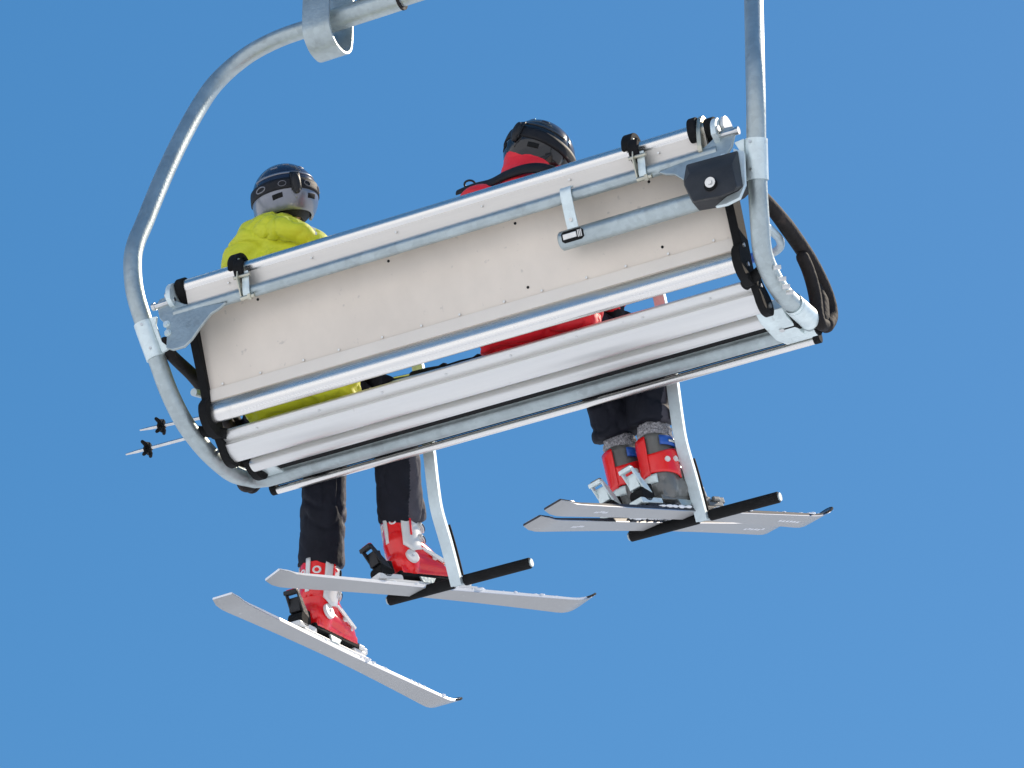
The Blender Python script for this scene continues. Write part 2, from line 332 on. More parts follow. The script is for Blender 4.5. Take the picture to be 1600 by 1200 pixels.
# --- short thick tube lower right, with slotted end and hanger strip
b = MB(); A = V((.445, -.262, .193)); B_ = V((1.07, -.262, .193)); b.tube([A, A.lerp(B_, .5), B_], .034, 28); lt = b.build('torsion_tube', 'galvanised', chair, 40)
b = MB(); b.ball(A, (.012, .034, .034)); b.build('tube_end', 'galvanised', lt)
sn = V((0, -.93, -.36)).normalized(); su = V((0, -.36, .93)).normalized()
def slot_pt(x, v, o): return A+V((x, 0, 0))+su*v+sn*o
b = MB(); pts = [slot_pt(x, v, .031) for x, v in ((.012, -.012), (.02, -.02), (.085, -.02), (.095, -.012), (.095, .012), (.085, .02), (.02, .02), (.012, .012))]; b.prism(pts, sn*.005)
b.build('slot', 'hole', lt, 40)
b = MB(); b.box((0, 0, 0), (.052, .020, .006), Matrix.Translation(slot_pt(.045, 0, .0385)) @ Matrix((V((1, 0, 0)), su, sn)).transposed().to_4x4()); b.build('slot_block', 'steel', lt, 40, .002)
for k in range(3):
    b = MB(); b.box((0, 0, 0), (.004, .026, .008), Matrix.Translation(slot_pt(.077+k*.006, 0, .038)) @ Matrix((V((1, 0, 0)), su, sn)).transposed().to_4x4()); b.build('spring_coil', 'steel', lt, 40, .001)
st0 = at(884, 298, y=-.357); st1 = at(893, 362, y=-.31)
b = MB(); hx = V((.021, 0, 0)); u = smooth2([(-.335, .352), (-.356, .338), (-.357, .318), (-.345, .29), (-.318, .235), (-.300, .205)], 4)
b.prism_x(ribbon(u, .006), st0.x-.022, st0.x+.020); hs = b.build('hanger_strip', 'galv_pale', chair, 40, .0015)
for t in (.42, .8):
    p = V((st0.x, -.3455+.04*t, .28-.06*(t-.42)*2.2)); b = MB(); b.tube([p+sn*.004, p+sn*.010], .0065, 12); b.build('bolt', 'steel', hs)
# --- black damper block
def bp(px, py, y): return at(px, py, y=y)
f0 = [(1068, 283), (1076, 268), (1146, 256), (1153, 296), (1128, 310), (1082, 318), (1070, 292)]
M0 = [(1068, 283), (1072, 257), (1152, 235), (1160, 290), (1153, 297), (1128, 309), (1082, 317), (1069, 290)]
bk = [at(px, py, y=-.36) for px, py in M0]
ft = [at(px, py, y=-.405) for px, py in [(1069, 284), (1078, 271), (1143, 257), (1151, 292), (1147, 298), (1126, 307), (1083, 315), (1070, 290)]]
b = MB(); n = len(bk); base = [p+V((0, .055, 0)) for p in bk]; vs = base+bk+ft
b.add(vs, [list(range(n)), list(range(3*n-1, 2*n-1, -1))]+[(i+a*n, i+(a+1)*n, (i+1) % n+(a+1)*n, (i+1) % n+a*n) for a in (0, 1) for i in range(n)])
bx = b.build('damper_block', 'block', chair, 30, .004)
c = at(1111, 286, y=-.408)
b = MB(); b.tube([c+V((-.002, .02, -.006)), c+V((-.002, -.002, -.006))], .024, 24); b.build('recess', 'hole', bx)
b = MB(); b.tube([c, c+V((0, -.010, -.003))], .0185, 24); b.tube([c, c+V((0, -.016, -.005))], .009, 6); b.build('bolt', 'steel', bx)
c2 = at(1128, 300, y=-.30); b = MB(); b.tube([c2, c2+V((0, -.05, 0))], .052, 28); b.build('bearing_plate', 'galv_pale', chair, 40, .003)
pl = [at(px, py, y=-.34) for px, py in ((1148, 235), (1165, 240), (1167, 290), (1158, 312), (1138, 322), (1120, 326), (1150, 300), (1155, 290))]
b = MB(); b.prism(pl, (0, -.014, 0)); b.build('side_plate', 'galv_pale', chair, 40, .002)
# --- cover clips over the top roll
def clip(x, s):
    e = bpy.data.objects.new('cover_clip', None); COL.objects.link(e); e.parent = chair
    b = MB(); u = smooth2([(-.372, .405), (-.378, .435), (-.360, .470), (-.330, .485), (-.305, .478)], 5); b.prism_x(ribbon(u, .019), x-.034, x+.004)
    b.prism_x(ribbon(smooth2([(-.380, .43), (-.385, .40), (-.37, .375), (-.345, .365)], 4), .020), x-.006, x+.03); b.build('hook', 'rubber', e, 40, .004)
    b = MB(); b.prism_x([(-.385, .44), (-.372, .445), (-.315, .38), (-.33, .29), (-.352, .285), (-.39, .35)], x-.002+s*.01, x+.003+s*.01); b.build('lever_plate', 'brass_zinc', e, 40, .001)
    b = MB(); b.prism_x(ribbon(smooth2([(-.372, .385), (-.362, .35), (-.357, .315), (-.348, .29)], 4), .005), x+.018, x+.045); b.build('saddle', 'galv_pale', e, 40, .001)
    b = MB(); b.tube([(x-.01, -.375, .365), (x+.055, -.375, .365)], .0065, 12); b.build('pin', 'brass_zinc', e)
    b = MB(); b.tube([(x+.01, -.352, .285), (x+.065, -.352, .285)], .008, 12); b.tube([(x+.04, -.352, .285), (x+.052, -.352, .285)], .012, 6); b.build('pin', 'brass_zinc', e)
    return e
clip(-.795, 1); clip(.765, 1)
# end lever at right end of the roll
b = MB(); b.prism_x(smooth2([(-.37, .41), (-.36, .455), (-.335, .485), (-.305, .48), (-.31, .45), (-.33, .40), (-.34, .33), (-.36, .33), (-.37, .41)], 4)[:-1], 1.006, 1.022); lv = b.build('end_lever', 'brass_zinc', chair, 40, .002)
b = MB(); b.prism_x(smooth2([(-.375, .40), (-.38, .44), (-.355, .472), (-.31, .468), (-.30, .43), (-.33, .385), (-.355, .38), (-.375, .40)], 4)[:-1], .975, 1.004); b.build('rubber_pad', 'rubber', lv, 40, .003)

# --- seat
XS = 1.04
seat_p = smooth2([(-.018, -.002), (-.033, -.015), (-.0365, -.026), (-.028, -.036), (-.014, -.0415)], 4)+[(.0015, -.0440), (-.0045, -.0560), (-.0045, -.0600)]+\
    smooth2([(.004, -.066), (.016, -.078), (.034, -.087), (.055, -.0905), (.074, -.087), (.092, -.072), (.11, -.052), (.125, -.030), (.140, -.020)], 4)+\
    smooth2([(.172, -.0185), (.1665, -.032), (.164, -.044), (.172, -.0525), (.190, -.0575), (.208, -.053), (.220, -.040), (.240, -.015), (.256, .0)], 4)+[(.262, .03), (.2, .02), (.08, .002)]
b = MB(); b.prism_x(seat_p, -XS, XS); seat = b.build('seat', 'alu_satin', chair, 28)
b = MB(); b.prism_x([(.2565, .0), (.263, -.012), (.294, -.007), (.2965, .03), (.262, .034)], -XS, XS); b.build('black_strip', 'rubber', seat, 28)  # black strip between the seat roll and the front slab
b = MB(); b.prism_x([(.2975, .008), (.31, .014), (.395, .030), (.402, .045), (.2975, .034)], -XS, XS); b.build('seat_front_slab', 'alu_satin', seat, 28)
b = MB(); b.prism_x(arc(.428, .001, .0150, 90, 360+90, 22)[:-1], -1.075, 1.075); fr = b.build('front_rail', 'aluminium', seat, 40)
b = MB(); b.prism_x([(.40, .03), (.411, .014), (.417, .013), (.425, .022), (.425, .04), (.405, .045)], -1.07, 1.07); b.build('front_web', 'rubber', seat, 28)
cap2 = smooth2([(-.03, .012), (-.05, -.01), (-.05, -.03), (-.03, -.052), (-.008, -.072), (.01, -.092), (.045, -.108), (.085, -.10), (.10, -.085), (.10, -.06), (.07, -.03), (.02, -.01), (-.01, .012), (-.03, .012)], 4)[:-1]
cap3 = smooth2([(.165, -.03), (.19, -.045), (.24, -.055), (.285, -.04), (.30, -.01), (.28, .025), (.22, .02), (.17, .0), (.165, -.03)], 4)[:-1]
for s in (-1, 1):
    b = MB(); b.prism_x(cap2, s*(XS+.0005), s*(XS+.028)); e = b.build('end_cap', 'rubber', seat, 35, .003)
    for yy, zz, r_ in ((.06, -.075, .010), (-.01, -.035, .007)):
        b = MB(); b.tube([(s*(XS+.027), yy, zz), (s*(XS+.034), yy, zz)], r_, 12); b.build('screw', 'steel', e)
    b = MB(); b.prism_x(cap3, s*(XS-.0), s*(XS+.05)) if s > 0 else b.prism_x(cap3, -XS-.03, -XS+.001); b.build('end_cap', 'rubber', seat, 35, .003)
    b = MB(); b.prism_x(smooth2([(.405, .0), (.42, -.012), (.44, -.01), (.447, .006), (.44, .024), (.42, .03), (.405, .02), (.405, .0)], 3)[:-1], s*1.0755, s*1.10); b.build('end_cap', 'rubber', seat, 35, .002)
    b = MB(); b.tube([(s*1.02, -.03, -.03), (s*1.12, -.085, -.02)], .020, 16); b.build('spacer', 'rubber', seat)
# rivets along the seat roll
for k in range(8):
    b = MB(); p = V((-.9+k*.255, -.022, -.038)); b.tube([p, p+V((0, -.5, -.85))*.004], .005, 10); b.build('rivet', 'steel', seat)
# seat brackets to the frame: pale box plates at both ends
for s in (-1, 1):
    b = MB(); yz = [(.13, -.045), (.17, -.060), (.30, -.050), (.395, -.012), (.40, .025), (.16, .02)] if s > 0 else [(.20, -.03), (.26, -.02), (.36, .0), (.38, .02), (.22, .015)]
    b.prism_x(yz, s*.985, s*1.085); p_ = b.build('seat_bracket', 'galv_pale', chair, 40, .004)
    for t in ((.24, -.054),):
        if s > 0:
            b = MB(); b.tube([(1.035, t[0], t[1]-.006), (1.035, t[0], t[1]+.004)], .010, 12); b.build('bolt', 'steel', p_)
b = MB(); b.tube([(1.03, .335, .0), (1.125, .335, .0)], .041, 28); cl = b.build('pivot_collar', 'galv_pale', chair, 40, .003)
b = MB(); b.tube([(1.123, .335, .0), (1.128, .335, .0)], .043, 28); b.build('seal_ring', 'rubber', cl)
pp = [V((p.x, p.y, p.z)) for p in side2 if p.z < .1 and p.y > .10 and p.y < .26]; b = MB(); b.tube(pp+[V((1.120, .285, -.012))], .038, 28); b.build('frame_collar', 'galv_pale', chair, 40)
for px, py in ((1212, 418), (1220, 436), (1226, 448), (1232, 457)):
    p = at(px, py, x=1.165); b = MB(); p = p+cr*.012; b.tube([p-cr*.02, p+cr*.006+cu*.002], .0085, 6); b.build('bolt', 'steel', cl)
# --- restraint bar: padded arms, lap bar, footrests
rb = bpy.data.objects.new('restraint_bar', None); COL.objects.link(rb); rb.parent = chair
XA = 1.148
arm = [V((1.135, -.29, .245)), at(1170, 285, x=1.14), at(1202, 320, x=1.145)]+[at(px, py, x=XA) for px, py in ((1220, 342), (1235, 362), (1262, 402), (1282, 440), (1294, 472), (1297, 495), (1291, 508))]
inner = [at(px, py, x=XA) for px, py in ((1288, 508), (1281, 505), (1277, 490), (1274, 465), (1269, 442), (1262, 420), (1254, 402))]
for s in (-1, 1):
    m = lambda P: [V((s*p.x, p.y, p.z)) for p in smooth_path(P, 6)]
    A_ = m(arm); I_ = m(inner); b = MB(); b.limb(A_, [.020+.008*min(1, i/22) for i in range(len(A_))], 20); o1 = b.build('armrest', 'foam', rb, 50)
    b = MB(); b.limb(I_, [.023]*len(I_), 18); b.build('grip_loop', 'foam', o1, 50)
    b = MB(); q = m([at(1276, 440, x=XA), at(1285, 468, x=XA), at(1287, 498, x=XA)]); b.limb(q, [.012+.022*min(1, i/6) for i in range(len(q))], 14, ((1, 0, 0), .55)); b.build('grip_web', 'foam', o1, 50)
yb, zb = .385, .388
lp = smooth_path([at(1196, 352, x=1.13), at(1207, 362, x=1.12), at(1218, 374, x=1.10), at(1219, 386, x=1.07), at(1208, 395, x=1.01), V((.93, yb, zb)), V((.8, yb, zb))], 5)
lp = [V((-p.x, p.y, p.z)) for p in lp]+[V((0, yb, zb))]+lp[::-1]
b = MB(); b.tube(lp, .0145, 16); b.build('lap_bar', 'galv_light', rb, 50)
b = MB(); b.tube([(.62, yb, zb), (.935, yb, zb)], .0185, 18); b.build('bar_sleeve', 'boot_blue', rb)
for s in (-1, 1):
    X = s*.49
    pz = smooth2([(.385, .405), (.43, .34), (.47, .20), (.515, .04), (.545, -.08), (.578, -.172), (.655, -.275), (.737, -.402)], 5)
    b = MB(); hw = .0215; b.prism_x(ribbon(pz, .024), X-hw, X+hw); fo = b.build('footrest_post', 'galv_light', rb, 30, .002)
    b = MB(); b.prism_x(ribbon(smooth2([(.634, -.205), (.665, -.243), (.708, -.305), (.742, -.362)], 4), .004), X+.002, X+hw+.002); b.build('brace', 'foam', fo, 30)
    b = MB(); yb2, zb2 = .752, -.378
    b.tube([(X-.29, yb2, zb2), (X-hw-.001, yb2, zb2)], .0205, 22); b.build('foot_bar', 'rubber', fo, 40, .003)
    b = MB(); b.tube([(X+hw+.001, yb2, zb2), (X+.29, yb2, zb2)], .0205, 22); fb = b.build('foot_bar', 'rubber', fo, 40, .003)
    b = MB(); b.tube([(X-.296, yb2, zb2), (X+.296, yb2, zb2)], .015, 18); b.build('bar_core', 'galvanised', fo)

# ------------------------------------------------------------------ skis
def ski(name, label, tail_px, tip_px, L, ym, h, roll, style, t_boot):
    root = thing(name, label, 'ski', 'skis hanging below the chairlift chair')
    A = at(*tail_px, y=ym-h); B = at(*tip_px, y=ym+h); t = (B-A).normalized(); L = (B-A).length
    M = frame_from(t, (0, 0, 1), roll); M.translation = A      # origin at the tail, bottom centre line
    root.matrix_world = Matrix.Translation(A+t*L*.55)
    W = Matrix.Translation(-(A+t*L*.55)) @ M
    N = 48; top = []; bot = []
    def half(u):   # half width
        waist = .0345+.0155*abs(2*u-1)**1.6*1.05+(.006 if u > .5 else 0)*abs(2*u-1)
        if u > .955: k = (u-.955)/.045; waist *= math.sqrt(max(0, 1-k**2.2))
        if u < .012: waist *= .80+.2*u/.012
        return max(waist, .004)
    def lift(u): return .052*max(0, (u-.90)/.10)**2+.018*max(0, (.05-u)/.05)**1.5+.004*math.sin(math.pi*u)
    def thick(u): return .007+.009*math.sin(math.pi*min(1, max(0, u)))**.6
    b = MB(); rows = []
    for i in range(N+1):
        u = i/N; y = u*L; hw = half(u); z = lift(u); th = thick(u)
        rows.append([(-hw, y, z), (hw, y, z), (hw, y, z+.0025), (hw*.95, y, z+th), (-hw*.95, y, z+th), (-hw, y, z+.0025)])
    vs = [p for r_ in rows for p in r_]; n = 6
    for i in range(N):
        for k in range(n):
            b.m.append({0: 0, 1: 1, 5: 1}.get(k, 2)); b.f.append([i*n+k, i*n+(k+1) % n, (i+1)*n+(k+1) % n, (i+1)*n+k])
    b.f += [list(range(n)), list(range((N+1)*n-1, N*n-1, -1))]; b.m += [2, 2]; b.v = [tuple(W @ V(p)) for p in vs]
    body = b.build('ski_body', ['ski_base', 'ski_edge', 'ski_top_white' if style == 'w' else 'ski_top_black'], root, 35)
    # black tip and tail guards
    b = MB(); pts = []
    for i in range(17):
        u = .945+.055*i/16; pts.append((half(u)-.001, u*L, lift(u)+thick(u)*.55))
    pp = pts+[(-x, y, z) for x, y, z in pts[::-1]]; b.tube(pp, .0042, 8, M=W); b.build('tip_guard', 'rubber', root)
    b = MB(); b.prism([(-.030, .003, .021), (.030, .003, .021), (.037, .05, .016), (.03, .085, .018), (-.03, .085, .018), (-.037, .05, .016)], (0, 0, .006), W); b.build('tail_guard', 'rubber' if style == 'w' else 'ski_edge', root, 30, .001)
    # faint lettering-like marks on the base of the dark skis
    if style == 'd':
        for yy, ln in ((.14*L, .07), (.80*L, .13)):
            b = MB()
            for k in range(6):
                x0 = -.012+.006*random.random(); y0 = yy+k*ln/6; b.prism([(x0, y0, -.0006+lift(y0/L)), (x0+.012, y0+.002, -.0006+lift(y0/L)), (x0+.014, y0+ln/9, -.0006+lift(y0/L)), (x0+.002, y0+ln/8, -.0006+lift(y0/L))], (0, 0, .0008), W)
            b.build('base_mark', 'base_mark', root, 0)
    # binding
    yc = t_boot*L; zt = lift(t_boot)+thick(t_boot)
    b = MB(); b.box((0, yc, zt+.006), (.066, .46, .012), W); plate = b.build('binding_plate', 'boot_white' if style == 'w' else 'plastic_black', root, 30, .003)
    b = MB(); b.box((0, yc+.165, zt+.022), (.056, .085, .022), W); b.box((0, yc+.20, zt+.040), (.052, .05, .026), W); b.box((0.03, yc+.168, zt+.040), (.014, .04, .02), W); b.box((-.03, yc+.168, zt+.040), (.014, .04, .02), W)
    b.build('toe_piece', 'boot_white' if style == 'w' else 'boot_dark', root, 30, .006)
    b = MB(); b.box((0, yc-.20, zt+.024), (.060, .12, .024), W); hp = b.build('heel_piece', 'boot_white' if style == 'w' else 'galv_pale', root, 30, .006)
    b = MB(); b.tube([W @ V((-.03, yc-.215, zt+.048)), W @ V((.03, yc-.215, zt+.048))], .030, 20); b.box((0, yc-.19, zt+.066), (.05, .04, .05), W); b.build('heel_drum', 'rubber', hp, 35, .003)
    b = MB()
    for sx in (-.024, .024): b.prism([(sx, yc-.185, zt+.05), (sx, yc-.20, zt+.085), (sx, yc-.248, zt+.150), (sx, yc-.263, zt+.145), (sx, yc-.228, zt+.07)], (.007, 0, 0), W)
    b.box((0, yc-.254, zt+.147), (.055, .022, .016), W); b.box((0, yc-.225, zt+.105), (.046, .030, .055), W @ Matrix.Translation((0, 0, 0)))
    b.build('heel_lever', 'plastic_black' if style == 'w' else 'galv_pale', hp, 30, .003)
    b = MB(); b.box((0, yc-.247, zt+.155), (.044, .016, .014), W); b.build('lever_tip', 'boot_red' if style == 'w' else 'boot_dark', hp, 30, .004)
    for sx in (-.036, .029):
        b = MB(); b.prism([(sx, yc-.05, zt+.006), (sx, yc+.0, zt+.006), (sx, yc+.02, zt+.028), (sx, yc-.06, zt+.03)], (.007, 0, 0), W); b.build('brake_arm', 'galvanised', root, 30, .001)
    # packed snow on the top sheet
    def patch(u0, u1, hgt, dens):
        b = MB()
        for k in range(int(dens*1.8)):
            u = random.uniform(u0, u1); hw = half(u)*.9; r_ = random.uniform(.25, .85)*hgt
            b.ball((random.uniform(-hw, hw), u*L, lift(u)+thick(u)+r_*.15), (r_*random.uniform(1, 2), r_*random.uniform(1.2, 3), r_*random.uniform(.5, 1)), W, 8, 5)
        # thin crust
        nn = 26; vs = []; fs = []
        for i in range(nn+1):
            u = u0+(u1-u0)*i/nn; hw = half(u)*.93
            for j in range(5):
                x = -hw+2*hw*j/4; e = (0 if j in (0, 4) else .5+.8*abs(noise.noise(V((x*60, u*40, L*9)))))*hgt*(1 if 0 < i < nn else 0); vs.append((x, u*L, lift(u)+thick(u)+.0008+e))
        for i in range(nn):
            for j in range(4): fs.append((i*5+j, i*5+j+1, (i+1)*5+j+1, (i+1)*5+j))
        b.add(vs, fs, W); tag(b.build('snow_crust', 'snow', root, 60), kind='stuff')
    patch(.52, .93, .009 if style == 'w' else .008, 110)
    patch(t_boot-.13, t_boot+.16, .008 if style == 'w' else .013, 90 if style == 'w' else 150)
    Wb = Matrix.Translation(A+t*L*.55) @ W @ Matrix.Translation((0, yc, zt+.030)); return root, Wb
skis = {}
skis['yR'] = ski('ski', 'white ski level under the raised red boot, resting on the left footrest bar', (428, 906), (931, 952), 1.65, .84, .736, R(-6), 'w', .465)
skis['yL'] = ski('ski', 'lowest white ski, tip pointing steeply down to the right', (348, 940), (713, 1114), 1.65, .80, .803, R(0), 'w', .445)
skis['rR'] = ski('ski', 'snow-crusted grey ski, upper and nearer of the pair with the black tip at far right', (866, 797), (1299, 818), 1.6, .765, .703, R(-3), 'd', .455)
skis['rL'] = ski('ski', 'grey ski lying lower and behind the other at the right footrest', (834, 822), (1240, 828), 1.6, .82, .708, R(-4), 'd', .44)

# ------------------------------------------------------------------ people
def crease(amp, sc, seed, st=(1, 1, 1)):
    def f(p):
        q = V((p.x*sc*st[0]+seed, p.y*sc*st[1]+seed*.3, p.z*sc*st[2])); q = q+noise.noise_vector(q*.6)*.7
        a, b_ = noise.noise(q), noise.noise(q*1.9+V((7, 3, 1)))
        return amp*(.9*a+.35*b_-1.0*math.exp(-(a/.10)**2)-.35*math.exp(-(b_/.09)**2)+.45)
    return f
def fold(amp, sc, seed, st=(1, 1, 1)):
    return lambda p: amp*(noise.noise(V((p.x*sc*st[0]+seed, p.y*sc*st[1], p.z*sc*st[2])))*.7+.5*(abs(noise.noise(V((p.x*sc*2.1*st[0], p.y*sc*2.1*st[1]+seed, p.z*sc*2.1*st[2]))))-.25))
def hand(b, wrist, dirv, palm_n, scale=1, fat=1, curl=1.0):
    """palm plus five separate fingers appended to a mesh builder"""
    y = V(dirv).normalized(); z = V(palm_n); z = (z-y*z.dot(y)).normalized(); x = y.cross(z); side_ = 1
    M = Matrix((x, y, z)).transposed().to_4x4(); M.translation = V(wrist); k = scale
    b.limb([M @ V((0, 0, 0)), M @ V((0, .05*k, 0)), M @ V((0, .09*k, 0))], [.026*k*fat, .035*k*fat, .034*k*fat], 14, (M.to_3x3() @ V((0, 0, 1)), .5))
    for i, (ox, ln) in enumerate(((-.030, .068), (-.010, .078), (.010, .074), (.029, .058))):
        p = V((ox*k, .092*k, 0)); pts = [M @ V((ox*.8*k, .06*k, 0)), M @ p]; ang = 0
        for seg, q in enumerate((.42, .32, .26)):
            ang += R((38, 55, 45)[seg])*curl; p = p+V((0, math.cos(ang), -math.sin(ang)))*ln*q*k; pts.append(M @ p)
        b.limb(pts, [.0105*k*fat, .0098*k*fat, .009*k*fat, .0085*k*fat, .0078*k*fat], 10)
    pts = [M @ V((-.022*k, .02*k, -.004)), M @ V((-.045*k, .045*k, -.016*k)), M @ V((-.045*k, .07*k, -.036*k)), M @ V((-.030*k, .088*k, -.052*k))]
    b.limb(pts, [.014*k*fat, .012*k*fat, .0105*k*fat, .009*k*fat], 10)
def person(label, J, C, head_roll=0, head_tilt=0):
    """J: joints. C: colours"""
    root = thing('person', label, 'person', 'skiers riding the chairlift'); O = V(J['pelvis']); root.location = O; T = Matrix.Translation(-O)
    rel = lambda p: V(p)-O
    # body
    b = MB(); pel, ch, nk, hd = rel(J['pelvis']), rel(J['chest']), rel(J['neck']), rel(J['head'])
    b.tube([pel+V((0, 0, -.10)), pel, pel.lerp(ch, .5), ch, ch.lerp(nk, .7)], [.12, .135, .115, .135, .08], 20, ((0, 1, 0), .72))
    b.limb([ch.lerp(nk, .8), nk, nk.lerp(hd, .7)], [.07, .055, .053], 16)
    HM = Matrix.Translation(hd) @ Matrix.Rotation(head_roll, 4, 'Y') @ Matrix.Rotation(head_tilt, 4, 'X') @ Matrix.Rotation(J.get('yaw', 0), 4, 'Z')
    b.ball((0, 0, .015), (.076, .095, .105), HM); b.ball((0, .035, -.06), (.052, .058, .055), HM); b.limb([HM @ V((0, .088, -.005)), HM @ V((0, .108, -.03))], [.009, .014], 10)
    for s in (-1, 1): b.ball((s*.078, -.01, -.02), (.012, .02, .03), HM, 10, 8)
    for s in ('L', 'R'):
        sh, el, wr = rel(J['sh'+s]), rel(J['el'+s]), rel(J['wr'+s]); b.limb([ch.lerp(nk, .5), sh, sh.lerp(el, .5), el, el.lerp(wr, .4), wr], [.07, .055, .048, .038, .036, .026], 14)
        hp, kn, an = rel(J['hip'+s]), rel(J['kn'+s]), rel(J['an'+s]); cf = rel(J['cuff'+s]); b.limb([hp, hp.lerp(kn, .5), kn, kn.lerp(cf, .5), cf, an], [.09, .078, .056, .055, .045, .036], 16)
        ft = rel(J['ft'+s]); b.limb([an, an.lerp(ft, .5), ft], [.038, .036, .028], 12)
        hand(b, wr, J['hd'+s], J['hn'+s])
    body = b.remesh('body', 'skin', root, .0075, 3)
    for s in (-1, 1):
        q = MB(); q.ball((s*.030, .088, .012), (.012, .007, .008), HM, 12, 8); q.build('eye', 'eye', root, 180)
    q = MB(); q.ball((0, .097, -.058), (.022, .005, .006), HM, 12, 6); q.build('mouth', 'lip', root, 180)
    # trousers
    b = MB(); b.limb([rel(J['hipL'])+V((.02, .0, .0)), rel(J['hipR'])+V((-.02, .0, .0))], [.092, .092], 18)
    b.tube([pel+V((0, 0, -.10)), pel, pel.lerp(ch, .35)], [.12, .14, .13], 20, ((0, 1, 0), .8))
    for s in ('L', 'R'):
        hp, kn = rel(J['hip'+s]), rel(J['kn'+s]); cf = rel(J['cuff'+s]); k = C.get('legk', 1)
        b.limb([hp, hp.lerp(kn, .5), kn], [.092, .096*k, .088*k], 18)
        b.tube([kn+(kn-cf)*.02, kn.lerp(cf, .25), kn.lerp(cf, .6), kn.lerp(cf, .93), cf], [.082*k, .087*k, .086*k, .092*k, .090*k], 20)
    tr = b.remesh('trousers', C['trousers'], root, .007, 4, crease(.0065, 9, 3, (1, 1, .8)))
    # lighter grey zones on the outer-front of the lower legs
    tr.data.materials.append(MAT['grey_cloth'])
    for s in C.get('panels', ()):
        kn, cf = rel(J['kn'+s]), rel(J['cuff'+s]); ax = cf-kn; L2 = ax.length_squared
        for p in tr.data.polygons:
            d = p.center-kn; t = d.dot(ax)/L2
            if -.05 < t < 1.1:
                q = d-ax*t
                if q.length < .125:
                    a = math.degrees(math.atan2(q.y, q.x)) ; edge = -28+8*math.sin(t*5) if s == 'R' else 5
                    if edge < a < 75: p.material_index = 1
    # jacket
    b = MB(); w_ = C.get('wide', 1)
    b.tube([pel+V((0, -.02, -.135)), pel+V((0, -.015, -.11)), pel+V((0, 0, .04)), pel.lerp(ch, .55), ch, ch.lerp(nk, .55), ch.lerp(nk, .85)], [.218*w_, .228*w_, .21*w_, .185*w_, .205*w_, .16*w_, .09], 26, ((0, 1, 0), .68))
    b.limb([ch.lerp(nk, .5), nk, nk+(nk-ch).normalized()*.03], [.12, .098, .078], 18)
    for s in ('L', 'R'):
        sh, el, wr = rel(J['sh'+s]), rel(J['el'+s]), rel(J['wr'+s])
        b.limb([nk.lerp(ch, .45), sh], [.10, .083], 18); b.limb([sh, sh.lerp(el, .5), el, el.lerp(wr, .5), el.lerp(wr, .80)], [.083, .078, .068, .060, .050], 18)
    for e in C.get('extra', []): b.limb([rel(p) for p in e[0]], e[1], 18)
    jk = b.remesh('jacket', C['jacket'], root, .0065, 4, crease(.014, 6.5, C.get('seed', 1), (.7, 1, 1.7)))
    # gloves
    for s in ('L', 'R'):
        b = MB(); el, wr = rel(J['el'+s]), rel(J['wr'+s]); hand(b, wr, J['hd'+s], J['hn'+s], 1.12, 1.35); b.limb([wr+(el-wr).normalized()*.07, wr], [.050, .040], 16)
        b.remesh('glove', 'dark_cloth', root, .005, 2, fold(.003, 45, 5))
    return root, HM, rel, jk
def ell_patch(b, M, rx, ry, rz, a0, a1, f0, f1, off=0, na=40, ne=10, under=None):
    """patch of an ellipsoid shell: azimuth a0..a1 (0 = +X, 90 = +Y), elevation f0(a)..f1(a)"""
    vs = []; fs = []
    for i in range(na+1):
        a = R(a0+(a1-a0)*i/na); e0, e1 = f0(math.degrees(a)), f1(math.degrees(a))
        for j in range(ne+1):
            e = R(e0+(e1-e0)*j/ne); o = off; k = 1+.05*max(0, -math.sin(e))
            vs.append(((rx+o)*math.cos(e)**.9*math.cos(a)*k if math.cos(e) > 0 else 0, (ry+o)*(max(math.cos(e), 0))**.9*math.sin(a)*k, (rz+o)*math.sin(e)))
    for i in range(na):
        for j in range(ne): fs.append((i*(ne+1)+j, i*(ne+1)+j+1, (i+1)*(ne+1)+j+1, (i+1)*(ne+1)+j))
    b.add(vs, fs, M)
def ring_mark(b, M, rx, ry, rz, ac, ec, da, de, off, w_=.0035):
    pts = []
    for k in range(25):
        g = 2*math.pi*k/24; a, e = R(ac+da*math.cos(g)), R(ec+de*math.sin(g)); q = math.cos(e)**.9
        pts.append(M @ V(((rx+off)*q*math.cos(a), (ry+off)*q*math.sin(a), (rz+off)*math.sin(e))))
    b.tube(pts, w_/2, 6)
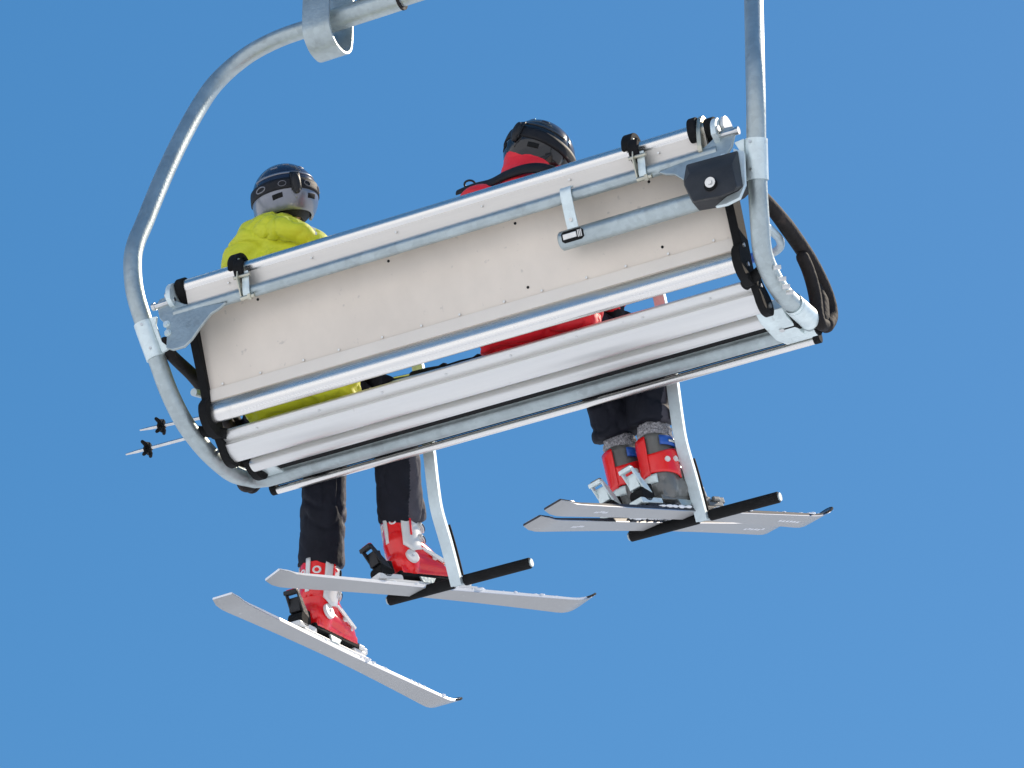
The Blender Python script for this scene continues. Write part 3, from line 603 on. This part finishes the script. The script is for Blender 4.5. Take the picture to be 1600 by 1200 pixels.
def helmet(root, M, top, low, logos=True):
    rx, ry, rz = .113, .135, .118
    K = lambda c: (lambda a: c)
    low_edge = lambda a: -44 if 180 < a % 360 < 360 else (-44 if min(a % 360, abs(180-a % 360)) < 8 else (-42+ (min(a % 360, 180-a % 360)-8)*1.1 if min(a % 360, 180-a % 360) < 45 else 12))
    b = MB(); ell_patch(b, M, rx, ry, rz, 0, 360, K(8), K(89), 0, 56, 14); h = b.build('helmet', top, root, 50, 0, .010)
    b = MB(); ell_patch(b, M, rx, ry, rz, 0, 360, low_edge, K(9), .0015, 72, 12); b.build('lower_shell', low, h, 50, 0, .010)
    b = MB(); ell_patch(b, M, rx, ry, rz, 175, 365, K(-62), K(-38), -.014, 40, 6); b.build('liner', 'strap', h, 50, 0, .016)
    for ac, w_, e0 in ((236, 15, -17), (304, 15, -17)):     # rear vents
        b = MB(); ell_patch(b, M, rx, ry, rz, ac-w_/1.6, ac+w_/1.6, lambda a: e0-4.5+.1*(a-ac), lambda a: e0+4+.1*(a-ac), .0070, 8, 3); b.build('vent', 'hole', h, 50, 0, .002)
    for ac, e0 in ((232, 43), (262, 52), (305, 45)):
        b = MB(); ell_patch(b, M, rx, ry, rz, ac-8, ac+8, K(e0-2.2), K(e0+2.2), .0052, 8, 2); b.build('vent', low, h, 50, 0, .003)
    b = MB(); ell_patch(b, M, rx, ry, rz, 190, 350, K(22), K(26), .0055, 40, 2); b.build('trim_ridge', low, h, 50, 0, .004)
    # V shaped rear spine
    b = MB(); ell_patch(b, M, rx, ry, rz, 256, 284, lambda a: -26+abs(a-270)*1.5, K(-5), .0062, 14, 6); b.build('rear_spine', low, h, 50, 0, .003)
    # goggles strap all round, clip behind
    b = MB(); ell_patch(b, M, rx, ry, rz, 150, 390, K(-7), K(12), .0085, 60, 4); st = b.build('goggle_strap', 'strap', h, 60, 0, .004)
    b = MB(); ell_patch(b, M, rx, ry, rz, 262, 278, K(-11), K(20), .0145, 8, 8); b.ball((0, -ry-.018, .002), (.014, .008, .034), M, 14, 10); b.ball((0, -ry-.014, -.026), (.011, .007, .012), M, 12, 8); b.build('strap_clip', 'plastic_black', h, 50, 0, .006)
    b = MB(); b.ball((0, -ry-.021, -.026), (.0055, .003, .006), M, 10, 8); b.build('clip_stud', 'boot_white', h)
    if logos:
        for ac in (207, 247, 293, 333):
            b = MB(); ring_mark(b, M, rx, ry, rz, ac, 2, 9.5 if ac in (207, 333) else 6.5, 4.5, .0115, .0045 if ac in (207, 333) else .002); b.build('strap_emblem', 'strap_mark', st)
    # goggles at the front
    b = MB(); ell_patch(b, M, rx, ry, rz, 48, 132, K(-34), K(12), .012, 24, 8); b.build('goggle_lens', 'helmet_black', h, 60, 0, .012)
    b = MB(); ell_patch(b, M, rx, ry, rz, 42, 138, K(-38), K(15), .004, 24, 8); b.build('goggle_frame', 'strap', h, 60, 0, .012)
    return h
def boot(root, W, style, k=1.0, sc=1.0):
    """ski boot in the frame W: origin on the binding under mid foot, y to the toe, z up"""
    o = W @ Matrix.Scale(sc, 4); lean = R(14)
    c1, c2, c3 = ('boot_red', 'boot_white', 'boot_white') if style == 'w' else ('boot_dark', 'boot_red', 'boot_dark')
    b = MB(); b.box((0, .0, .012), (.066, .315*k, .024), o); b.box((0, .155*k, .014), (.060, .03, .020), o)
    sole = [(.0, -.157), (.0, .17)]
    sh = MB()
    sh.limb([o @ V((0, .105, .052)), o @ V((0, .04, .062)), o @ V((0, -.06, .072)), o @ V((0, -.112, .070))], [.043, .050, .050, .046], 20)
    sh.limb([o @ V((0, .085, .072)), o @ V((0, .02, .105)), o @ V((0, -.055, .145))], [.036, .050, .062], 20)
    sh.limb([o @ V((0, -.085, .06)), o @ V((0, -.078, .16))], [.055, .062], 20)
    sh.box((0, -.0, .028), (.074, .29, .03), o)
    body = sh.remesh('ski_boot', c1, root, .005, 4)
    b.build('sole', 'rubber' if style == 'w' else 'boot_dark', body, 30, .004)
    # cuff
    ax = V((0, math.sin(lean), math.cos(lean)))
    b = MB(); base = V((0, -.068, .135)); rr = []
    H = .145
    def cuff_ring(t, off=0): c = base+ax*H*t; return c, .062+off+.006*t, .070+off+.004*t
    def cuff_patch(b, a0, a1, t0, t1, off, na=24, nt_=8, fn=None):
        vs = []; fs = []
        for i in range(na+1):
            a = a0+(a1-a0)*i/na; lo, hi = (fn(a) if fn else (t0, t1))
            for j in range(nt_+1):
                t = lo+(hi-lo)*j/nt_; c, rx, ry = cuff_ring(t, off); p = c+V((math.cos(R(a))*rx, math.sin(R(a))*ry*math.cos(lean), -math.sin(R(a))*ry*math.sin(lean))); vs.append(p)
        for i in range(na):
            for j in range(nt_): fs.append((i*(nt_+1)+j, i*(nt_+1)+j+1, (i+1)*(nt_+1)+j+1, (i+1)*(nt_+1)+j))
        b.add(vs, fs, o)
    cuff_patch(b, -90, 270, 0, 1, 0, 40, 8, lambda a: (-.12-.25*max(0, math.cos(R(a+90)))**2*.0, 1+.06*math.sin(R(-a)))); cf = b.build('cuff', c1 if style == 'w' else 'boot_dark', body, 50, 0, .006)
    if style == 'w':   # white side panels meeting at the front, pointed towards the ankle
        b = MB(); cuff_patch(b, -38, 218, 0, 1, .006, 40, 8, lambda a: (-.30+.9*abs(math.sin(R(a+15))-.15)*.35 if a < 90 else -.30+.9*abs(math.sin(R(195-a))-.15)*.35, .97)); b.build('cuff_panel', 'boot_white', body, 50, 0, .006)
        b = MB(); cuff_patch(b, -97, -83, .02, 1.02, .007, 4, 8); b.build('rear_spine', 'boot_white', body, 50, 0, .005)
        for a0_ in (-14, 188):
            b = MB(); cuff_patch(b, a0_, a0_+6, .25, .95, .011, 3, 8, lambda a: (.18, .92)); b.build('panel_stripe', 'boot_red', body, 50, 0, .003)
        for aa in (-64, 244):
            p0 = base+ax*H*.78; d_ = V((math.cos(R(aa)), math.sin(R(aa)), 0)); p = p0+V((d_.x*.067, d_.y*.073, 0)); b = MB()
            e1 = ax; e2 = d_.cross(ax).normalized(); b.tube([p+d_*.002+(e1*math.cos(g*.3927)+e2*math.sin(g*.3927))*.013 for g in range(17)], .0045, 8, M=o); b.build('cuff_emblem', 'boot_white', body)
        for sx in (-1, 1):
            b = MB(); b.tube([V((sx*.050, -.092, .075)), V((sx*.064, -.092, .077))], .030, 22, M=o); b.build('ankle_badge', 'boot_white', body, 40, .003)
            b = MB(); b.tube([V((sx*.064, -.092, .078)), V((sx*.0665, -.092, .078))], .006, 10, M=o); b.build('rivet', 'steel', body)
            b = MB(); b.tube([V((sx*.068, -.045, .245)), V((sx*.078, -.04, .248))], .007, 12, M=o); b.build('rivet', 'boot_red', body)
            for q in range(2):
                b = MB(); vs = [V((sx*(.0535-.003*q), -.03+.03*q+dx, .115-.005*q+dz)) for dx, dz in ((0, 0), (.012, .006), (.105, -.044), (.098, -.054))]; b.prism(vs, (sx*.006, 0, 0), o); b.build('side_stripe', 'boot_white', body, 0)
    else:
        b = MB(); cuff_patch(b, -130, -80, 0, 1, .015, 18, 8, lambda a: (-.30, .96)); b.build('rear_spine', 'boot_red', body, 50, 0, .006)
        b = MB(); cuff_patch(b, -79, 40, 0, 1, .0145, 22, 8, lambda a: (-.24, .46+.10*math.sin(R(a+20)*2))); b.build('cuff_panel', 'boot_red', body, 50, 0, .006)
        b = MB(); cuff_patch(b, -115, -60, -.55, -.28, .015, 12, 4); b.build('heel_patch', 'galv_pale', body, 50, 0, .006)
        for aa in (-25, 5):
            p0 = base+ax*H*.2; p = p0+V((math.cos(R(aa))*.080, math.sin(R(aa))*.085, 0)); d_ = V((math.cos(R(aa)), math.sin(R(aa)), 0)); b = MB(); b.tube([p, p+d_*.008], .012, 14, M=o); b.build('rivet', 'boot_white', body)
    # power strap / buckles
    b = MB(); cuff_patch(b, 20, 160, .72, .93, .011, 20, 3); b.build('power_strap', 'rubber' if style == 'w' else 'boot_blue', body, 50, 0, .005)
    if style != 'w':
        b = MB(); cuff_patch(b, -38, 30, .62, .90, .018, 12, 3); b.build('buckle', 'boot_blue', body, 50, 0, .006)
        b = MB(); cuff_patch(b, -14, 18, .70, .78, .024, 8, 2); b.build('buckle_lever', 'steel', body, 50, 0, .005)
    for t, a in ((.25, 60), (.62, 60)):
        b = MB(); cuff_patch(b, 20, 150, t-.06, t+.06, .011, 18, 2); bk_ = b.build('buckle_band', 'boot_white', body, 50, 0, .005)
        b = MB(); cuff_patch(b, 22, 62, t-.045, t+.045, .018, 8, 2); b.build('buckle', 'steel' if style != 'w' else 'boot_white', bk_, 50, 0, .006)
        b = MB(); cuff_patch(b, 26, 58, t-.01, t+.01, .023, 8, 2); b.build('buckle_wire', 'plastic_black', bk_, 50, 0, .003)
    for yy, zz, rr_ in ((.035, .098, .054), (.085, .078, .045)):
        b = MB(); pts = [V((rr_*math.cos(R(a)), yy+.25*(math.sin(R(a))-.5)*.05, zz-.035+rr_*.98*math.sin(R(a)))) for a in range(10, 171, 16)]; b.tube(pts, .010, 8, ((0, 0, 1), .5), M=o); bn = b.build('buckle_band', 'boot_white' if style == 'w' else 'boot_dark', body)
        b = MB(); pts = [V(((rr_+.010)*math.cos(R(a)), yy, zz-.033+(rr_+.008)*math.sin(R(a)))) for a in range(28, 91, 10)]; b.tube(pts, .008, 8, ((0, 0, 1), .5), M=o); b.build('buckle', 'boot_white' if style == 'w' else ('boot_yellow' if yy > .06 else 'steel'), bn)
    # liner
    b = MB(); c, rx, ry = cuff_ring(1.0); hh = .075 if style != 'w' else .05
    vv = []
    q = MB(); q.rings([(0, 0, -.05, rx-.006, ry-.006), (0, 0, 0, rx-.002, ry-.002), (0, 0, hh*.5, rx+.004 if style != 'w' else rx-.004, ry), (0, 0, hh, rx-.006, ry-.006)], 26, o @ Matrix.Translation(c) @ Matrix.Rotation(-lean, 4, 'X'))
    if style != 'w':
        q.remesh('liner', 'liner_fur', body, .005, 1, lambda p: .006*noise.noise(p*85)+.004*noise.noise(p*190))
    else: q.build('liner', 'grey_cloth', body, 50)
    return body

def bootframe(key, off=(0, 0, 0)): return skis[key][1] @ Matrix.Translation(off)
def legjoint(key, k=0): # ankle and cuff positions above a boot
    W = skis[key][1]; return W @ V((0, -.065, .10)), W @ V((0, -.022, .305 if k else (.278 if key == 'yL' else .252))), W @ V((0, .10, .04))
# ---- skier in yellow
anL, cuL, ftL = legjoint('yL'); anR, cuR, ftR = legjoint('yR')
hy = at(442, 309, y=-.15)
JY = dict(pelvis=(-.755, .055, .16), chest=(-.75, -.085, .46), neck=(-.765, -.135, .69), head=hy+V((0, .015, -.02)),
    shL=(-.905, -.13, .60), shR=(-.665, -.13, .60), elL=(-1.0, .02, .36), elR=(-.50, .03, .36), wrL=(-1.055, .20, .20), wrR=(-.585, .245, .235),
    hdL=(-.1, 1, .1), hnL=(.3, -.1, 1), hdR=(.1, 1, .15), hnR=(-.2, -.1, 1),
    hipL=(-.845, .07, .13), hipR=(-.665, .07, .13), knL=(-.930, .52, .10), knR=(-.620, .50, .12), anL=anL, anR=anR, cuffL=cuL, cuffR=cuR, ftL=ftL, ftR=ftR, yaw=R(45))
yel, HMy, relY, jkY = person('person in a bright yellow jacket and grey helmet seated at the left of the chair', JY, dict(trousers='dark_cloth', jacket='yellow_cloth', panels=('R', 'L'), seed=2, legk=.95,
    extra=[([(-.90, -.15, .63), (-.835, -.180, .66), (-.76, -.185, .67), (-.685, -.15, .64)], [.075, .082, .085, .06])]), 0, R(17))
HMh = HMy @ Matrix.Translation((0, -.01, .02)); helmet(yel, HMh, 'helmet_navy', 'helmet_grey')
# hood bunched at the back of the neck, and a pale print on the shoulder
b = MB(); hp_ = [at(px, py, y=yy)-V(JY['pelvis']) for px, py, yy in ((394, 378, -.17), (410, 364, -.215), (438, 357, -.235), (464, 360, -.22), (480, 372, -.18))]
b.limb(smooth_path(hp_, 4), [.030+.012*math.sin(math.pi*i/16) for i in range(17)], 16); b.remesh('hood', 'yellow_cloth', yel, .006, 3, crease(.007, 14, 4))
jkY.data.materials.append(MAT['boot_white']); o_ = V(JY['pelvis'])
def px_of(p):
    q = p-CAM; return 800+FPX*q.dot(cr)/q.dot(cd), 600-FPX*q.dot(cu)/q.dot(cd)
for p in jkY.data.polygons:
    if p.normal.dot(cd) < 0:
        u_, v_ = px_of(p.center+o_)
        if abs(u_-484-(v_-360)*.4) < 9 and 352 < v_ < 366: p.material_index = 1
# ---- skier in red
anL, cuL, ftL = legjoint('rL', 1); anR, cuR, ftR = legjoint('rR', 1)
hr = at(840, 247, y=-.13)
JR = dict(pelvis=(.205, .055, .157), chest=(.215, -.085, .42), neck=hr+V((-.02, -.015, -.155)), head=hr+V((0, .015, -.01)),
    shL=(.07, -.14, .535), shR=(.375, -.12, .53), elL=(.0, .06, .30), elR=(.46, .05, .37), wrL=(-.02, .30, .27), wrR=(.385, .25, .215),
    hdL=(.2, 1, .1), hnL=(-.2, -.1, 1), hdR=(.05, 1, .1), hnR=(-.2, -.1, 1),
    hipL=(.115, .07, .12), hipR=(.295, .07, .12), knL=(.225, .50, .11), knR=(.39, .50, .12), anL=anL, anR=anR, cuffL=cuL, cuffR=cuR, ftL=ftL, ftR=ftR, yaw=R(-8))
red, HMr, relR, jkR = person('person in a red jacket and black helmet seated at the middle of the chair', JR, dict(trousers='dark_cloth', jacket='red_cloth', panels=('R',), seed=9, legk=.93), R(20), R(-4))
helmet(red, HMr @ Matrix.Translation((0, -.01, .02)), 'helmet_black', 'helmet_black', False)
# red neck gaiter / collar
nk = relR(JR['neck']); hd = relR(JR['head'])
b = MB(); b.limb([nk+V((0, -.01, -.03)), nk.lerp(hd, .35)+V((-.012, -.024, 0)), nk.lerp(hd, .74)+V((-.012, -.034, 0))], [.105, .096, .093], 24); b.remesh('collar', 'red_cloth', red, .007, 3, fold(.010, 18, 3, (.5, .5, 2)))
# black harness strap over the shoulders with buckle ring
pts = [at(px, py, y=yy)-V(JR['pelvis']) for px, py, yy in ((714, 301, -.13), (738, 292, -.17), (765, 286, -.21), (792, 273, -.255), (820, 264, -.275), (845, 263, -.28), (868, 270, -.27), (890, 285, -.24))]
b = MB(); sp = smooth_path(pts, 5); b.tube(sp, [.011+.010*min(1, i/16) for i in range(len(sp))], 14, ((0, 1, 0), .45)); hs = b.build('shoulder_strap', 'strap', red, 60)
c = at(734, 288, y=-.15)-V(JR['pelvis']); b = MB(); b.tube([c+cr*.019*math.cos(g*.3927)+cu*.014*math.sin(g*.3927) for g in range(17)], .004, 8); b.build('strap_ring', 'plastic_black', hs)
# boots
for key, pr, stl in (('yL', yel, 'w'), ('yR', yel, 'w'), ('rL', red, 'd'), ('rR', red, 'd')):
    boot(pr, Matrix.Translation(-pr.location) @ bootframe(key), stl, 1.0, {'yR': .94, 'yL': .98}.get(key, .86))

# ------------------------------------------------------------------ ski poles across the lap
def pole(label, a, b_, grip):
    root = thing('ski_pole', label, 'ski pole', 'ski poles held across the lap'); root.location = a; d = b_-a; L = d.length; d.normalize(); z = V((0, 0, 0))
    b = MB(); b.tube([z, d*.05, d*(L-.11)], [.0035, .0065, .008], 12); b.build('shaft', 'steel', root)
    b = MB(); u = d.orthogonal().normalized(); v = d.cross(u); c = d*.095
    for k in range(4):
        g = R(90*k+20); q = u*math.cos(g)+v*math.sin(g); b.limb([c, c+q*.022, c+q*.034-d*.006], [.008, .009, .007], 8)
    b.tube([c-d*.014, c+d*.016], .011, 14); b.tube([c-d*.002, c+d*.002], .026, 18); b.build('basket', 'rubber', root)
    b = MB(); b.limb([d*(L-.13), d*(L-.07), d*(L-.02), d*L], [.014, .0165, .015, .022], 14); b.build('grip', 'rubber', root)
    b = MB(); e = d*(L-.02); b.tube(smooth_path([e, e+V((0, -.02, -.05)), e-d*.07+V((0, -.03, -.08)), e-d*.12+V((0, -.01, -.02)), e-d*.02], 5), .006, 8, ((0, 1, 0), 2)); b.build('wrist_strap', 'strap', root)
pole('lower of the two silver ski poles, its tip farthest left', at(197, 710, y=.30), at(748, 562, y=.30), 1)
pole('upper of the two silver ski poles poking out left of the chair', at(219, 672, y=.36), at(694, 576, y=.34), 1)
